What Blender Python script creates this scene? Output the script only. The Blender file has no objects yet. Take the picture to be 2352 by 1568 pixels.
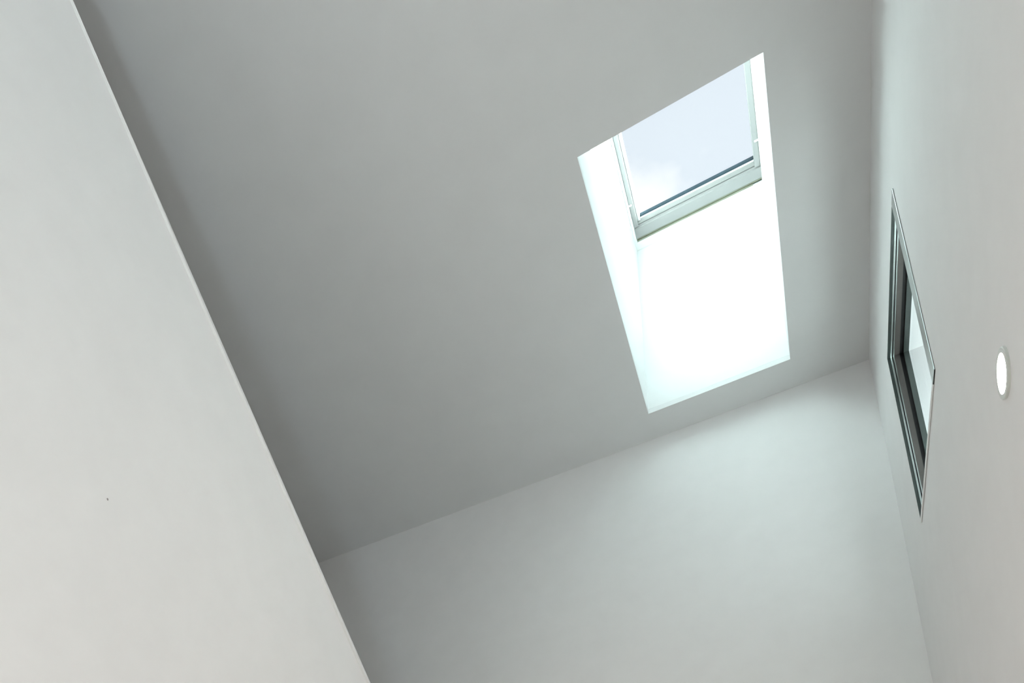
import bpy, bmesh, math
from mathutils import Matrix, Vector

# ---------------------------------------------------------------- calibration
CAM_Z = 1.6                       # eye height above the floor
CEIL = CAM_Z + 3.8                # ceiling height of the stair hall
XR, YB = 0.4809, 3.57             # right wall, back wall (camera stands at x=0, y=0)
SX0, SX1, SYF, SYN = -0.514, 0.1529, 3.3975, 2.0843   # skylight opening
WELL = 1.2632                     # depth of the skylight shaft
XP = -1.60                        # face of the solid stair parapet
YNEAR = -2.5                      # wall behind the camera
XOUT = -3.3                       # far wall of the stair
T = 0.15
TR = 0.36                         # the right wall is an outside wall, thicker

sc = bpy.context.scene
col = sc.collection

# ---------------------------------------------------------------- camera
cam_d = bpy.data.cameras.new('camera')
cam = bpy.data.objects.new('camera', cam_d)
col.objects.link(cam)
F, PX, PY = 1829.543, 821.698, 2007.153
cam_d.sensor_fit = 'HORIZONTAL'
cam_d.sensor_width = 36.0
cam_d.lens = F / 2352 * 36.0
cam_d.shift_x = (1176 - PX) / 2352
cam_d.shift_y = (PY - 784) / 2352
cam_d.clip_start = 0.02
R = ((0.8585807987, 0.5081550397, 0.0679519519),
     (-0.1130634994, 0.3169562822, -0.9416768874),
     (-0.5000556541, 0.8008228087, 0.3295863649))
right, up, back = Vector(R[0]), -Vector(R[1]), -Vector(R[2])
m = Matrix((right, up, back)).transposed().to_4x4()
m.translation = (0, 0, CAM_Z)
cam.matrix_world = m
sc.camera = cam

# ---------------------------------------------------------------- view
vs = sc.view_settings
vs.view_transform = 'Standard'
vs.look = 'None'
vs.gamma = 1.0
vs.use_curve_mapping = False
vs.exposure = 0.0

# ---------------------------------------------------------------- sky
world = bpy.data.worlds.new('sky')
sc.world = world
world.use_nodes = True
nt = world.node_tree
nt.nodes.clear()
out = nt.nodes.new('ShaderNodeOutputWorld')
bg = nt.nodes.new('ShaderNodeBackground')
tc = nt.nodes.new('ShaderNodeTexCoord')
nz = nt.nodes.new('ShaderNodeTexNoise')
nz.inputs['Scale'].default_value = 6.0
nz.inputs['Detail'].default_value = 5.0
nz.inputs['Roughness'].default_value = 0.5
rmp = nt.nodes.new('ShaderNodeValToRGB')
rmp.color_ramp.elements[0].position = 0.50
rmp.color_ramp.elements[0].color = (0.835, 0.905, 0.985, 1)
rmp.color_ramp.elements[1].position = 0.62
rmp.color_ramp.elements[1].color = (1.12, 1.12, 1.12, 1)
mp = nt.nodes.new('ShaderNodeMapping')
mp.inputs['Location'].default_value = (8.22, 4.38, 12.6)
nt.links.new(tc.outputs['Generated'], mp.inputs['Vector'])
nt.links.new(mp.outputs['Vector'], nz.inputs['Vector'])
nt.links.new(nz.outputs['Fac'], rmp.inputs['Fac'])
nt.links.new(rmp.outputs['Color'], bg.inputs['Color'])
bg.inputs['Strength'].default_value = 1.0
nt.links.new(bg.outputs['Background'], out.inputs['Surface'])

# ---------------------------------------------------------------- sun
sun_d = bpy.data.lights.new('sun', 'SUN')
sun_d.energy = 62.0
sun_d.color = (0.82, 1.0, 0.985)
sun_d.angle = math.radians(0.6)
sun = bpy.data.objects.new('sun', sun_d)
col.objects.link(sun)
SUN = Vector((0.631, 0.271, 0.91)).normalized()
sun.rotation_euler = SUN.to_track_quat('Z', 'Y').to_euler()
sun.location = (4, 3, 12)

# daylight lamps in two unseen windows behind the viewer, added for brightness
NW_X, NW_Z, NW_W, NW_H = 0.14, CAM_Z + 0.25, 0.18, 0.50          # narrow one, in the near wall
SW_Y0, SW_Y1, SW_Z0, SW_Z1 = -1.00, 0.10, 0.45, 1.90            # wide one, low in the right wall


def window_fill(name, sx, sy, energy, color, loc, rot):
    d = bpy.data.lights.new(name, 'AREA')
    d.shape = 'RECTANGLE'
    d.size, d.size_y = sx, sy
    d.energy = energy
    d.color = color
    o = bpy.data.objects.new(name, d)
    col.objects.link(o)
    o.location = loc
    o.rotation_euler = rot
    return o


NW_E, SW_E = 11.0, 25.0
nwl = window_fill('added_near_fill', NW_W, NW_H, NW_E, (0.76, 0.91, 1.0),
               (NW_X, YNEAR - 0.01, NW_Z), (math.radians(138), 0, math.radians(28)))
nwl.data.spread = math.radians(80)  # added light, its beam narrowed and tipped up at the ceiling
window_fill('added_side_fill', SW_Z1 - SW_Z0, SW_Y1 - SW_Y0, SW_E, (1.0, 0.915, 0.90),
         (XR + 0.06, (SW_Y0 + SW_Y1) / 2, (SW_Z0 + SW_Z1) / 2), (0, math.radians(90), 0))  # added fill that brightens the stair wall


# ---------------------------------------------------------------- materials
def mat(name, base, rough=0.6, metal=0.0, grain=0.0, scale=60.0, bump=0.0, emit=None, ior=1.45, spec=0.5):
    mt = bpy.data.materials.new(name)
    mt.use_nodes = True
    n, l = mt.node_tree.nodes, mt.node_tree.links
    b = n['Principled BSDF']
    b.inputs['Base Color'].default_value = (*base, 1)
    b.inputs['Roughness'].default_value = rough
    b.inputs['Metallic'].default_value = metal
    b.inputs['IOR'].default_value = ior
    b.inputs['Specular IOR Level'].default_value = spec
    if emit:
        b.inputs['Emission Color'].default_value = (*emit[0], 1)
        b.inputs['Emission Strength'].default_value = emit[1]
    if grain or bump:
        c = n.new('ShaderNodeTexCoord')
        t = n.new('ShaderNodeTexNoise')
        t.inputs['Scale'].default_value = scale
        t.inputs['Detail'].default_value = 4
        l.new(c.outputs['Object'], t.inputs['Vector'])
        if grain:
            r = n.new('ShaderNodeValToRGB')
            r.color_ramp.elements[0].position = 0.3
            r.color_ramp.elements[1].position = 0.7
            r.color_ramp.elements[0].color = (*[v * (1 - grain) for v in base], 1)
            r.color_ramp.elements[1].color = (*[min(1, v * (1 + grain)) for v in base], 1)
            l.new(t.outputs['Fac'], r.inputs['Fac'])
            l.new(r.outputs['Color'], b.inputs['Base Color'])
        if bump:
            bp = n.new('ShaderNodeBump')
            bp.inputs['Strength'].default_value = bump
            bp.inputs['Distance'].default_value = 0.002
            l.new(t.outputs['Fac'], bp.inputs['Height'])
            l.new(bp.outputs['Normal'], b.inputs['Normal'])
    return mt


def glass_mat(name, tint=(1, 1, 1)):
    mt = bpy.data.materials.new(name)
    mt.use_nodes = True
    n, l = mt.node_tree.nodes, mt.node_tree.links
    n.clear()
    o = n.new('ShaderNodeOutputMaterial')
    mx = n.new('ShaderNodeMixShader')
    lw = n.new('ShaderNodeLayerWeight'); lw.inputs['Blend'].default_value = 0.5
    pw = n.new('ShaderNodeMath'); pw.operation = 'POWER'; pw.inputs[1].default_value = 5.0
    fr = n.new('ShaderNodeMath'); fr.operation = 'MULTIPLY_ADD'
    fr.inputs[1].default_value = 0.22; fr.inputs[2].default_value = 0.012
    l.new(lw.outputs['Facing'], pw.inputs[0])
    l.new(pw.outputs['Value'], fr.inputs[0])
    tr = n.new('ShaderNodeBsdfTransparent'); tr.inputs['Color'].default_value = (*tint, 1)
    gl = n.new('ShaderNodeBsdfGlossy'); gl.inputs['Roughness'].default_value = 0.0
    l.new(fr.outputs['Value'], mx.inputs['Fac'])
    l.new(tr.outputs['BSDF'], mx.inputs[1])
    l.new(gl.outputs['BSDF'], mx.inputs[2])
    l.new(mx.outputs['Shader'], o.inputs['Surface'])
    return mt


M = dict(
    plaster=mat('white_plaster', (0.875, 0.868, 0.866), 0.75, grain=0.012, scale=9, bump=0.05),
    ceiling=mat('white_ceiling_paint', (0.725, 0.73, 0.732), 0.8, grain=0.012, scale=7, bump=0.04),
    lining=mat('white_lining_board', (0.77, 0.78, 0.78), 0.55, grain=0.006, scale=12),
    bead=mat('white_bead_paint', (0.88, 0.885, 0.88), 0.45, grain=0.01, scale=30),
    sash=mat('pale_grey_green_sash_paint', (0.31, 0.305, 0.30), 0.35, grain=0.01, scale=25),
    white_pvc=mat('white_plastic', (0.88, 0.89, 0.88), 0.35, grain=0.005, scale=25),
    strip=mat('pale_olive_strip', (0.28, 0.285, 0.22), 0.5, grain=0.03, scale=40),
    gasket_olive=mat('olive_gasket', (0.19, 0.18, 0.11), 0.6, grain=0.05, scale=40),
    gasket_blue=mat('blue_grey_gasket', (0.035, 0.06, 0.08), 0.6, grain=0.05, scale=40),
    grey_gap=mat('grey_gap', (0.08, 0.09, 0.08), 0.6, grain=0.05, scale=40),
    pane=glass_mat('skylight_glass', (0.97, 0.985, 0.985)),
    alu=mat('silver_aluminium', (0.52, 0.56, 0.55), 0.25, 0.9, grain=0.02, scale=40),
    alu_dark=mat('dark_aluminium', (0.055, 0.066, 0.064), 0.32, 0.5, grain=0.04, scale=40),
    brown=mat('brown_grey_frame', (0.085, 0.077, 0.073), 0.38, 0.3, grain=0.04, scale=40),
    black=mat('black_rubber', (0.008, 0.008, 0.009), 0.6, grain=0.05, scale=50),
    sash_dark=mat('dark_green_grey_sash', (0.075, 0.09, 0.085), 0.25, 0.4, grain=0.04, scale=40),
    dark_glass=mat('reflective_dark_glass', (0.03, 0.035, 0.035), 0.0, 0.0, grain=0.02, scale=4, ior=1.9),
    ring=mat('pale_lamp_ring', (0.70, 0.73, 0.70), 0.35, grain=0.02, scale=40),
    lens=mat('glowing_lamp_lens', (1, 0.95, 0.9), 0.4, grain=0.01, scale=20, emit=((1.0, 0.88, 0.78), 380.0)),
    floor=mat('oak_floor', (0.50, 0.44, 0.38), 0.45, grain=0.12, scale=5),
    tread=mat('oak_tread', (0.50, 0.40, 0.31), 0.45, grain=0.12, scale=8),
    speck=mat('grey_speck', (0.32, 0.29, 0.29), 0.8, grain=0.05, scale=90),
    roof=mat('grey_roofing', (0.30, 0.30, 0.30), 0.9, grain=0.1, scale=20),
)


# ---------------------------------------------------------------- mesh helpers
def obj(name, bm, material, parent=None, smooth=False, bevel=0.0):
    bmesh.ops.recalc_face_normals(bm, faces=bm.faces)
    me = bpy.data.meshes.new(name)
    bm.to_mesh(me)
    bm.free()
    if smooth:
        for p in me.polygons:
            p.use_smooth = True
    me.materials.append(M[material])
    o = bpy.data.objects.new(name, me)
    col.objects.link(o)
    if parent is not None:
        o.parent = parent
    if bevel:
        b = o.modifiers.new('bevel', 'BEVEL')
        b.width = bevel
        b.segments = 2
        b.limit_method = 'ANGLE'
    return o


def box(bm, x0, x1, y0, y1, z0, z1):
    v = [bm.verts.new((x, y, z)) for x in (x0, x1) for y in (y0, y1) for z in (z0, z1)]
    for f in ((0, 1, 3, 2), (4, 6, 7, 5), (0, 4, 5, 1), (2, 3, 7, 6), (0, 2, 6, 4), (1, 5, 7, 3)):
        bm.faces.new([v[i] for i in f])


def prism(bm, pts, axis, a, b):
    """extrude a closed 2D outline along an axis (0:x, 1:y, 2:z)"""
    def put(p, t):
        q = list(p)
        q.insert(axis, t)
        return bm.verts.new(q)
    A = [put(p, a) for p in pts]
    B = [put(p, b) for p in pts]
    bm.faces.new(A)
    bm.faces.new(B[::-1])
    n = len(pts)
    for i in range(n):
        bm.faces.new((A[i], A[(i + 1) % n], B[(i + 1) % n], B[i]))


def slab_with_hole(bm, u0, u1, v0, v1, hu0, hu1, hv0, hv1, axis, a, b):
    """a slab with one rectangular hole through it; (u, v) are the two other axes in order"""
    def put(u, v, t):
        q = [u, v]
        q.insert(axis, t)
        return bm.verts.new(q)
    O = [(u0, v0), (u1, v0), (u1, v1), (u0, v1)]
    I = [(hu0, hv0), (hu1, hv0), (hu1, hv1), (hu0, hv1)]
    L = {}
    for t in (a, b):
        L[t] = ([put(*p, t) for p in O], [put(*p, t) for p in I])
    for t in (a, b):
        o_, i_ = L[t]
        for k in range(4):
            bm.faces.new((o_[k], o_[(k + 1) % 4], i_[(k + 1) % 4], i_[k]))
    for g in (0, 1):
        for k in range(4):
            bm.faces.new((L[a][g][k], L[a][g][(k + 1) % 4], L[b][g][(k + 1) % 4], L[b][g][k]))


def ring_yz(bm, x0, x1, oy0, oy1, oz0, oz1, iy0, iy1, iz0, iz1):
    slab_with_hole(bm, oy0, oy1, oz0, oz1, iy0, iy1, iz0, iz1, 0, x0, x1)


def struct(o, label):
    o['kind'] = 'structure'
    o['label'] = label
    return o


def B():
    return bmesh.new()


# ---------------------------------------------------------------- room shell
bm = B(); box(bm, XOUT - T, XR + T, YNEAR - T, YB + T, -0.15, 0.0)
struct(obj('floor', bm, 'floor'), 'warm oak floor of the stair hall')

SKY2 = -1.9                       # an added unseen twin skylight this far behind the first, over the viewer


def slab_two_holes(bm, x0, x1, y0, y1, g, z0, z1):
    """horizontal slab pierced by the skylight and its added twin; g widens the holes"""
    ym = SYN - 0.35
    slab_with_hole(bm, x0, x1, ym, y1, SX0 - g, SX1 + g, SYN - g, SYF + g, 2, z0, z1)
    slab_with_hole(bm, x0, x1, y0, ym, SX0 - g, SX1 + g, SYN + SKY2 - g, SYF + SKY2 + g, 2, z0, z1)
    bmesh.ops.remove_doubles(bm, verts=bm.verts, dist=1e-5)
    seam = [f for f in bm.faces if all(abs(v.co.y - ym) < 1e-4 for v in f.verts)]
    bmesh.ops.delete(bm, geom=seam, context='FACES')


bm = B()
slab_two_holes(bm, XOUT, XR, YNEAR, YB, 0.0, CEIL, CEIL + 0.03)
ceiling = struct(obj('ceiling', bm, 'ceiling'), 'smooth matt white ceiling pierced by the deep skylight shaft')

ZT = CEIL + WELL
LT = 0.04
KERB = ZT + 0.10
for dy in (0.0, SKY2):
    who = 'skylight shaft' if dy == 0 else 'added second skylight shaft'
    for nm, a in (('near', (SX0 - LT, SX1 + LT, SYN - LT, SYN)), ('far', (SX0 - LT, SX1 + LT, SYF, SYF + LT)),
                  ('left', (SX0 - LT, SX0, SYN, SYF)), ('right', (SX1, SX1 + LT, SYN, SYF))):
        bm = B(); box(bm, a[0], a[1], a[2] + dy, a[3] + dy, CEIL + 0.0305, KERB)
        o = obj('shaft_lining', bm, 'lining', ceiling)
        o['label'] = {'near': 'near face of the white ', 'far': 'bright far face of the white ',
                      'left': 'sunlit left face of the white ', 'right': 'narrow right face of the white '}[nm] + who

bm = B(); box(bm, XOUT - T, XR + T, YB, YB + T, 0, CEIL + 0.03)
struct(obj('wall_back', bm, 'plaster'), 'white plaster end wall below the skylight')

# right wall with openings for the small window and, behind the viewer, an added wide low one
WYN, WYF = 2.3987, 3.1047
WZ0, WZ1 = CAM_Z + 2.414, CAM_Z + 3.2723
YS = 0.6
bm = B()
slab_with_hole(bm, YS, YB, 0, CEIL + 0.03, WYN, WYF, WZ0, WZ1, 0, XR, XR + TR)
slab_with_hole(bm, YNEAR, YS, 0, CEIL + 0.03, SW_Y0, SW_Y1, SW_Z0, SW_Z1, 0, XR, XR + TR)
bmesh.ops.remove_doubles(bm, verts=bm.verts, dist=1e-5)
seam = [f for f in bm.faces if all(abs(v.co.y - YS) < 1e-4 for v in f.verts)]
bmesh.ops.delete(bm, geom=seam, context='FACES')
struct(obj('wall_right', bm, 'plaster'), 'tall white plaster wall carrying the small dark framed window')
w4 = bpy.data.objects.new('added_window_4', None); col.objects.link(w4)  # unseen window, added to let in more light
struct(w4, 'added wide low window in the right wall behind the viewer')
bm = B(); ring_yz(bm, XR + 0.08, XR + 0.13, SW_Y0, SW_Y1, SW_Z0, SW_Z1, SW_Y0 + .04, SW_Y1 - .04, SW_Z0 + .04, SW_Z1 - .04)
obj('window_frame', bm, 'white_pvc', w4)
bm = B(); box(bm, XR + 0.106, XR + 0.112, SW_Y0 + .04, SW_Y1 - .04, SW_Z0 + .04, SW_Z1 - .04)
obj('pane', bm, 'pane', w4)

# wall behind the camera with an added narrow window opening
bm = B()
slab_with_hole(bm, XOUT - T, XR + T, 0, CEIL + 0.03, NW_X - NW_W / 2, NW_X + NW_W / 2,
               NW_Z - NW_H / 2, NW_Z + NW_H / 2, 1, YNEAR - T, YNEAR)
struct(obj('wall_near', bm, 'plaster'), 'white plaster wall behind the viewer with an added narrow window')
w3 = bpy.data.objects.new('added_window_3', None); col.objects.link(w3)  # unseen window, added for the fill that shadows the ceiling
w3.location = (0, 0, 0)
struct(w3, 'added narrow white framed window in the wall behind the viewer')
bm = B(); slab_with_hole(bm, NW_X - NW_W / 2, NW_X + NW_W / 2, NW_Z - NW_H / 2, NW_Z + NW_H / 2,
                         NW_X - NW_W / 2 + 0.03, NW_X + NW_W / 2 - 0.03, NW_Z - NW_H / 2 + 0.03, NW_Z + NW_H / 2 - 0.03,
                         1, YNEAR - 0.13, YNEAR - 0.08)
obj('window_frame', bm, 'white_pvc', w3)
bm = B(); box(bm, NW_X - NW_W / 2 + 0.03, NW_X + NW_W / 2 - 0.03, YNEAR - 0.112, YNEAR - 0.106,
              NW_Z - NW_H / 2 + 0.03, NW_Z + NW_H / 2 - 0.03)
obj('pane', bm, 'pane', w3)

bm = B(); box(bm, XOUT - T, XOUT, YNEAR, YB, 0, CEIL + 0.03)
struct(obj('wall_outer', bm, 'plaster'), 'white plaster wall on the far side of the stair')

# ---------------------------------------------------------------- sloping stair parapet (left)
# its top edge falls away from the viewer at the pitch of the stair
EY0, EZ0 = 0.63303, CAM_Z + 3.12960
EY1, EZ1 = 2.55021, CAM_Z + 1.93779
SL = (EZ1 - EZ0) / (EY1 - EY0)


def edge_z(y):
    return EZ0 + SL * (y - EY0)


PT = 0.11
yc = EY0 + (CEIL - EZ0) / SL                    # where the edge meets the ceiling
bm = B()
prism(bm, [(YNEAR, 0), (YB, 0), (YB, edge_z(YB)), (yc, CEIL), (YNEAR, CEIL)], 0, XP - PT, XP)
wall_left = struct(obj('wall_left', bm, 'plaster'), 'broad white stair wall with a diagonal top edge')

# the corner bead that runs up the top edge
bm = B()
tang = Vector((0, 1, SL)).normalized()
nrm = Vector((0, SL, -1)).normalized()            # pointing down, square to the edge, in the wall's plane
P0 = Vector((XP, 0.35, edge_z(0.35)))
P1 = Vector((XP, YB - 0.002, edge_z(YB - 0.002)))
secs = []
N = 12
for i in range(N + 1):
    t = i / N
    c = P0.lerp(P1, t)
    w = 0.006 + 0.022 * min(1, t / 0.30)
    secs.append([bm.verts.new(c + Vector((dx, 0, 0)) + nrm * dn) for dx, dn in
                 ((-0.02, -0.0015), (0.0005, -0.0015), (0.002, 0.0005), (0.0095, w * 0.92), (0.0085, w), (-0.02, w * 1.03))])
for a, b in zip(secs, secs[1:]):
    for k in range(6):
        bm.faces.new((a[k], a[(k + 1) % 6], b[(k + 1) % 6], b[k]))
bm.faces.new(secs[0][::-1]); bm.faces.new(secs[-1])
o = obj('corner_bead', bm, 'bead', wall_left)
o['label'] = 'thin pale bead along the diagonal edge'

# a small fleck in the paint
bm = B()
bmesh.ops.create_icosphere(bm, subdivisions=2, radius=0.0032)
bmesh.ops.scale(bm, vec=(0.3, 1, 1.2), verts=bm.verts)
bmesh.ops.translate(bm, vec=(XP, 1.099, CAM_Z + 1.678), verts=bm.verts)
o = obj('paint_fleck', bm, 'speck', wall_left, smooth=True)
o['label'] = 'tiny grey fleck in the paint'

# ---------------------------------------------------------------- skylight window
def build_skylight(wname, wlabel, dy):
    w1 = bpy.data.objects.new(wname, None); col.objects.link(w1)
    struct(w1, wlabel)
    ORG = Vector(((SX0 + SX1) / 2, (SYN + SYF) / 2, ZT))
    w1.location = ORG + Vector((0, dy, 0))


    def sky_obj(name, bm, material, parent=None, bevel=0.0, smooth=False):
        """parts are built in world coordinates and moved into their parent's frame"""
        bmesh.ops.translate(bm, vec=-ORG, verts=bm.verts)
        return obj(name, bm, material, parent or w1, bevel=bevel, smooth=smooth)


    FY = 3.354                                     # far edge of the sash rail
    GX0, GX1, GYF, GYN = -0.480, 0.118, 3.212, 2.20
    # fixed white frame against the lining
    bm = B(); slab_with_hole(bm, SX0, SX1, SYN, SYF, -0.502, 0.147, SYN + 0.03, FY, 2, ZT - 0.002, ZT + 0.11)
    sky_obj('outer_frame', bm, 'white_pvc', bevel=0.002)
    # sash: two stiles, far rail, near rail
    for x0, x1 in ((-0.5015, -0.478), (0.1185, 0.1465)):
        bm = B(); box(bm, x0, x1, SYN + 0.031, 3.276, ZT + 0.010, ZT + 0.075)
        sky_obj('sash_stile', bm, 'sash', bevel=0.003)
    bm = B()
    prism(bm, [(3.2624, ZT + 0.022), (3.268, ZT + 0.020), (3.269, ZT + 0.028), (3.272, ZT + 0.028), (3.273, ZT + 0.018),
               (3.280, ZT + 0.016), (3.281, ZT + 0.005), (3.332, ZT + 0.003), (3.336, ZT + 0.010), (3.336, ZT + 0.075),
               (3.2624, ZT + 0.075)], 0, -0.5014, 0.1464)
    rail = sky_obj('sash_rail', bm, 'sash')
    bm = B(); box(bm, -0.5014, 0.1464, SYN + 0.031, GYN, ZT + 0.012, ZT + 0.075)
    sky_obj('sash_rail', bm, 'sash', bevel=0.003)
    # glazing beads and gaskets round the pane
    bm = B(); box(bm, -0.4778, -0.463, GYN, 3.2622, ZT + 0.034, ZT + 0.07)
    sky_obj('glazing_bead', bm, 'white_pvc', bevel=0.002)
    bm = B(); box(bm, -0.4628, 0.1183, 3.2552, 3.2622, ZT + 0.046, ZT + 0.07)
    sky_obj('glazing_bead', bm, 'white_pvc', bevel=0.001)
    bm = B(); box(bm, -0.4628, 0.1183, 3.2475, 3.255, ZT + 0.0505, ZT + 0.07)
    sky_obj('glazing_gasket', bm, 'gasket_blue')
    # weather strips below the rail
    bm = B(); box(bm, -0.5014, 0.1464, 3.3362, 3.3415, ZT + 0.008, ZT + 0.06)
    sky_obj('weather_strip', bm, 'strip', bevel=0.001)
    bm = B(); box(bm, -0.5014, 0.1464, 3.3417, 3.3465, ZT + 0.012, ZT + 0.06)
    sky_obj('weather_strip', bm, 'gasket_olive')
    bm = B(); box(bm, -0.5014, 0.102, 3.3467, 3.3538, ZT + 0.006, ZT + 0.06)
    sky_obj('weather_strip', bm, 'strip', bevel=0.001)
    bm = B(); box(bm, 0.1025, 0.1464, 3.3467, 3.3538, ZT + 0.014, ZT + 0.06)
    sky_obj('strip_end_gap', bm, 'grey_gap')
    # pane
    bm = B(); box(bm, -0.4629, 0.1184, GYN, 3.2474, ZT + 0.055, ZT + 0.061)
    sky_obj('pane', bm, 'pane')
    # hooks for a blind, one on each stile
    for x0, x1, s in ((-0.505, -0.486, 1), (0.128, 0.1475, -1)):
        bm = B()
        cx = x0 if s > 0 else x1
        box(bm, min(cx, cx + s * 0.014), max(cx, cx + s * 0.014), 3.141, 3.1475, ZT + 0.003, ZT + 0.011)
        bmesh.ops.create_icosphere(bm, subdivisions=2, radius=0.0052,
                                   matrix=Matrix.Translation((cx + s * 0.0145, 3.1445, ZT + 0.007)))
        sky_obj('blind_hook', bm, 'white_pvc', smooth=False)


build_skylight('window_1', 'flat framed skylight showing pale blue sky at the top of its shaft', 0.0)
build_skylight('added_window_5', 'added second flat skylight, over the viewer', SKY2)  # unseen twin, added to throw light on the right wall

# roof deck round the shaft
bm = B(); slab_two_holes(bm, XOUT - T, XR + T, YNEAR - T, YB + T, LT, ZT - 0.25, ZT - 0.10)
struct(obj('roof', bm, 'roof'), 'flat grey roof deck round the skylight kerb')

# canopy and side fin, unseen, added to cut sun at the small window
bm = B()
box(bm, XR + TR, XR + TR + 0.41, 1.3, YB + T, WZ1 + 0.04, WZ1 + 0.12)
box(bm, XR + TR, XR + TR + 0.41, YB + 0.02, YB + T, WZ0 - 1.0, WZ1 + 0.0399)
struct(obj('sun_blocker', bm, 'roof'), 'grey canopy and fin added to cut sun at the small window')

# ---------------------------------------------------------------- small window in the right wall
w2 = bpy.data.objects.new('window_2', None); col.objects.link(w2)
w2.location = (XR, (WYN + WYF) / 2, WZ0)
struct(w2, 'small dark framed window set into the right wall')
ORG2 = Vector(w2.location)


def win_obj(name, bm, material, label=None, bevel=0.0, parent=None):
    bmesh.ops.translate(bm, vec=-ORG2, verts=bm.verts)
    o = obj(name, bm, material, parent or w2, bevel=bevel)
    if label:
        o['label'] = label
    return o


# each ring: depth range behind the wall face, inset of its inner edge, material
rings = [
    ('outer_trim', -0.003, 0.0068, 0.005, 'alu_dark'),
    ('silver_bead', 0.0068, 0.0125, 0.009, 'alu'),
    ('gasket', 0.0125, 0.0160, 0.007, 'black'),
    ('silver_bead', 0.0160, 0.0200, 0.012, 'alu'),
    ('frame_profile', 0.0200, 0.0380, 0.014, 'brown'),
    ('shadow_groove', 0.0380, 0.0510, 0.006, 'black'),
    ('sash_frame', 0.0510, 0.0690, 0.020, 'sash_dark'),
]
E0 = 0.0006
for nm, d0, d1, ins, mt in rings:
    bm = B()
    ring_yz(bm, XR + d0, XR + d1, WYN + E0, WYF - E0, WZ0 + E0, WZ1 - E0,
            WYN + ins, WYF - ins, WZ0 + ins, WZ1 - ins)
    win_obj(nm, bm, mt)
bm = B(); box(bm, XR + 0.0690, XR + 0.0740, WYN + E0, WYF - E0, WZ0 + E0, WZ1 - E0)
win_obj('pane', bm, 'pane')
# pale flange on the near jamb
bm = B(); box(bm, XR - 0.004, XR - 0.0005, WYN - 0.002, WYN + 0.055, WZ0 + 0.002, WZ1 - 0.002)
win_obj('near_flange', bm, 'alu', 'pale grey flange along the near jamb', bevel=0.001)
bm = B(); box(bm, XR - 0.004, XR - 0.0005, WYN + 0.056, WYF, WZ0 - 0.002, WZ0 + 0.014)
win_obj('sill_flange', bm, 'white_pvc', 'thin pale lip along the sill', bevel=0.001)

# ---------------------------------------------------------------- round wall light
LY, LZ, LR = 1.8152, CAM_Z + 1.7494, 0.0548


def lathe(bm, prof, n=64):
    """turn (radius, offset into the room) pairs about the wall's normal"""
    rows = []
    for r, d in prof:
        if r < 1e-6:
            rows.append([bm.verts.new((-d, 0, 0))])
        else:
            rows.append([bm.verts.new((-d, r * math.cos(2 * math.pi * k / n), r * math.sin(2 * math.pi * k / n)))
                         for k in range(n)])
    for a, b in zip(rows, rows[1:]):
        for k in range(n):
            if len(b) == 1:
                bm.faces.new((a[k], a[(k + 1) % n], b[0]))
            else:
                bm.faces.new((a[k], a[(k + 1) % n], b[(k + 1) % n], b[k]))


def wall_light(loc, rz, label):
    lamp = bpy.data.objects.new('wall_light', None); col.objects.link(lamp)
    lamp.location = loc
    lamp.rotation_euler = (0, 0, rz)
    lamp['label'] = label
    lamp['category'] = 'light'
    lamp['group'] = 'round wall lights of the stair hall'
    bm = B()
    lathe(bm, [(LR, 0.0), (LR, 0.005), (LR - 0.002, 0.0062), (0.0425, 0.0062), (0.0415, 0.005), (0.0415, 0.001)])
    obj('trim_ring', bm, 'ring', lamp)
    bm = B()
    lathe(bm, [(0.0414, 0.0012), (0.0414, 0.0036), (0.030, 0.0042), (0.0, 0.0046)])
    obj('lens', bm, 'lens', lamp, smooth=True)
    return lamp


wall_light((XR, LY, LZ), 0.0, 'small round recessed light glowing on the right wall')
wall_light((XP, 1.35, CAM_Z + 0.85), math.pi, 'added small round light low on the broad diagonal stair wall')  # lamp added out of view to brighten the right wall
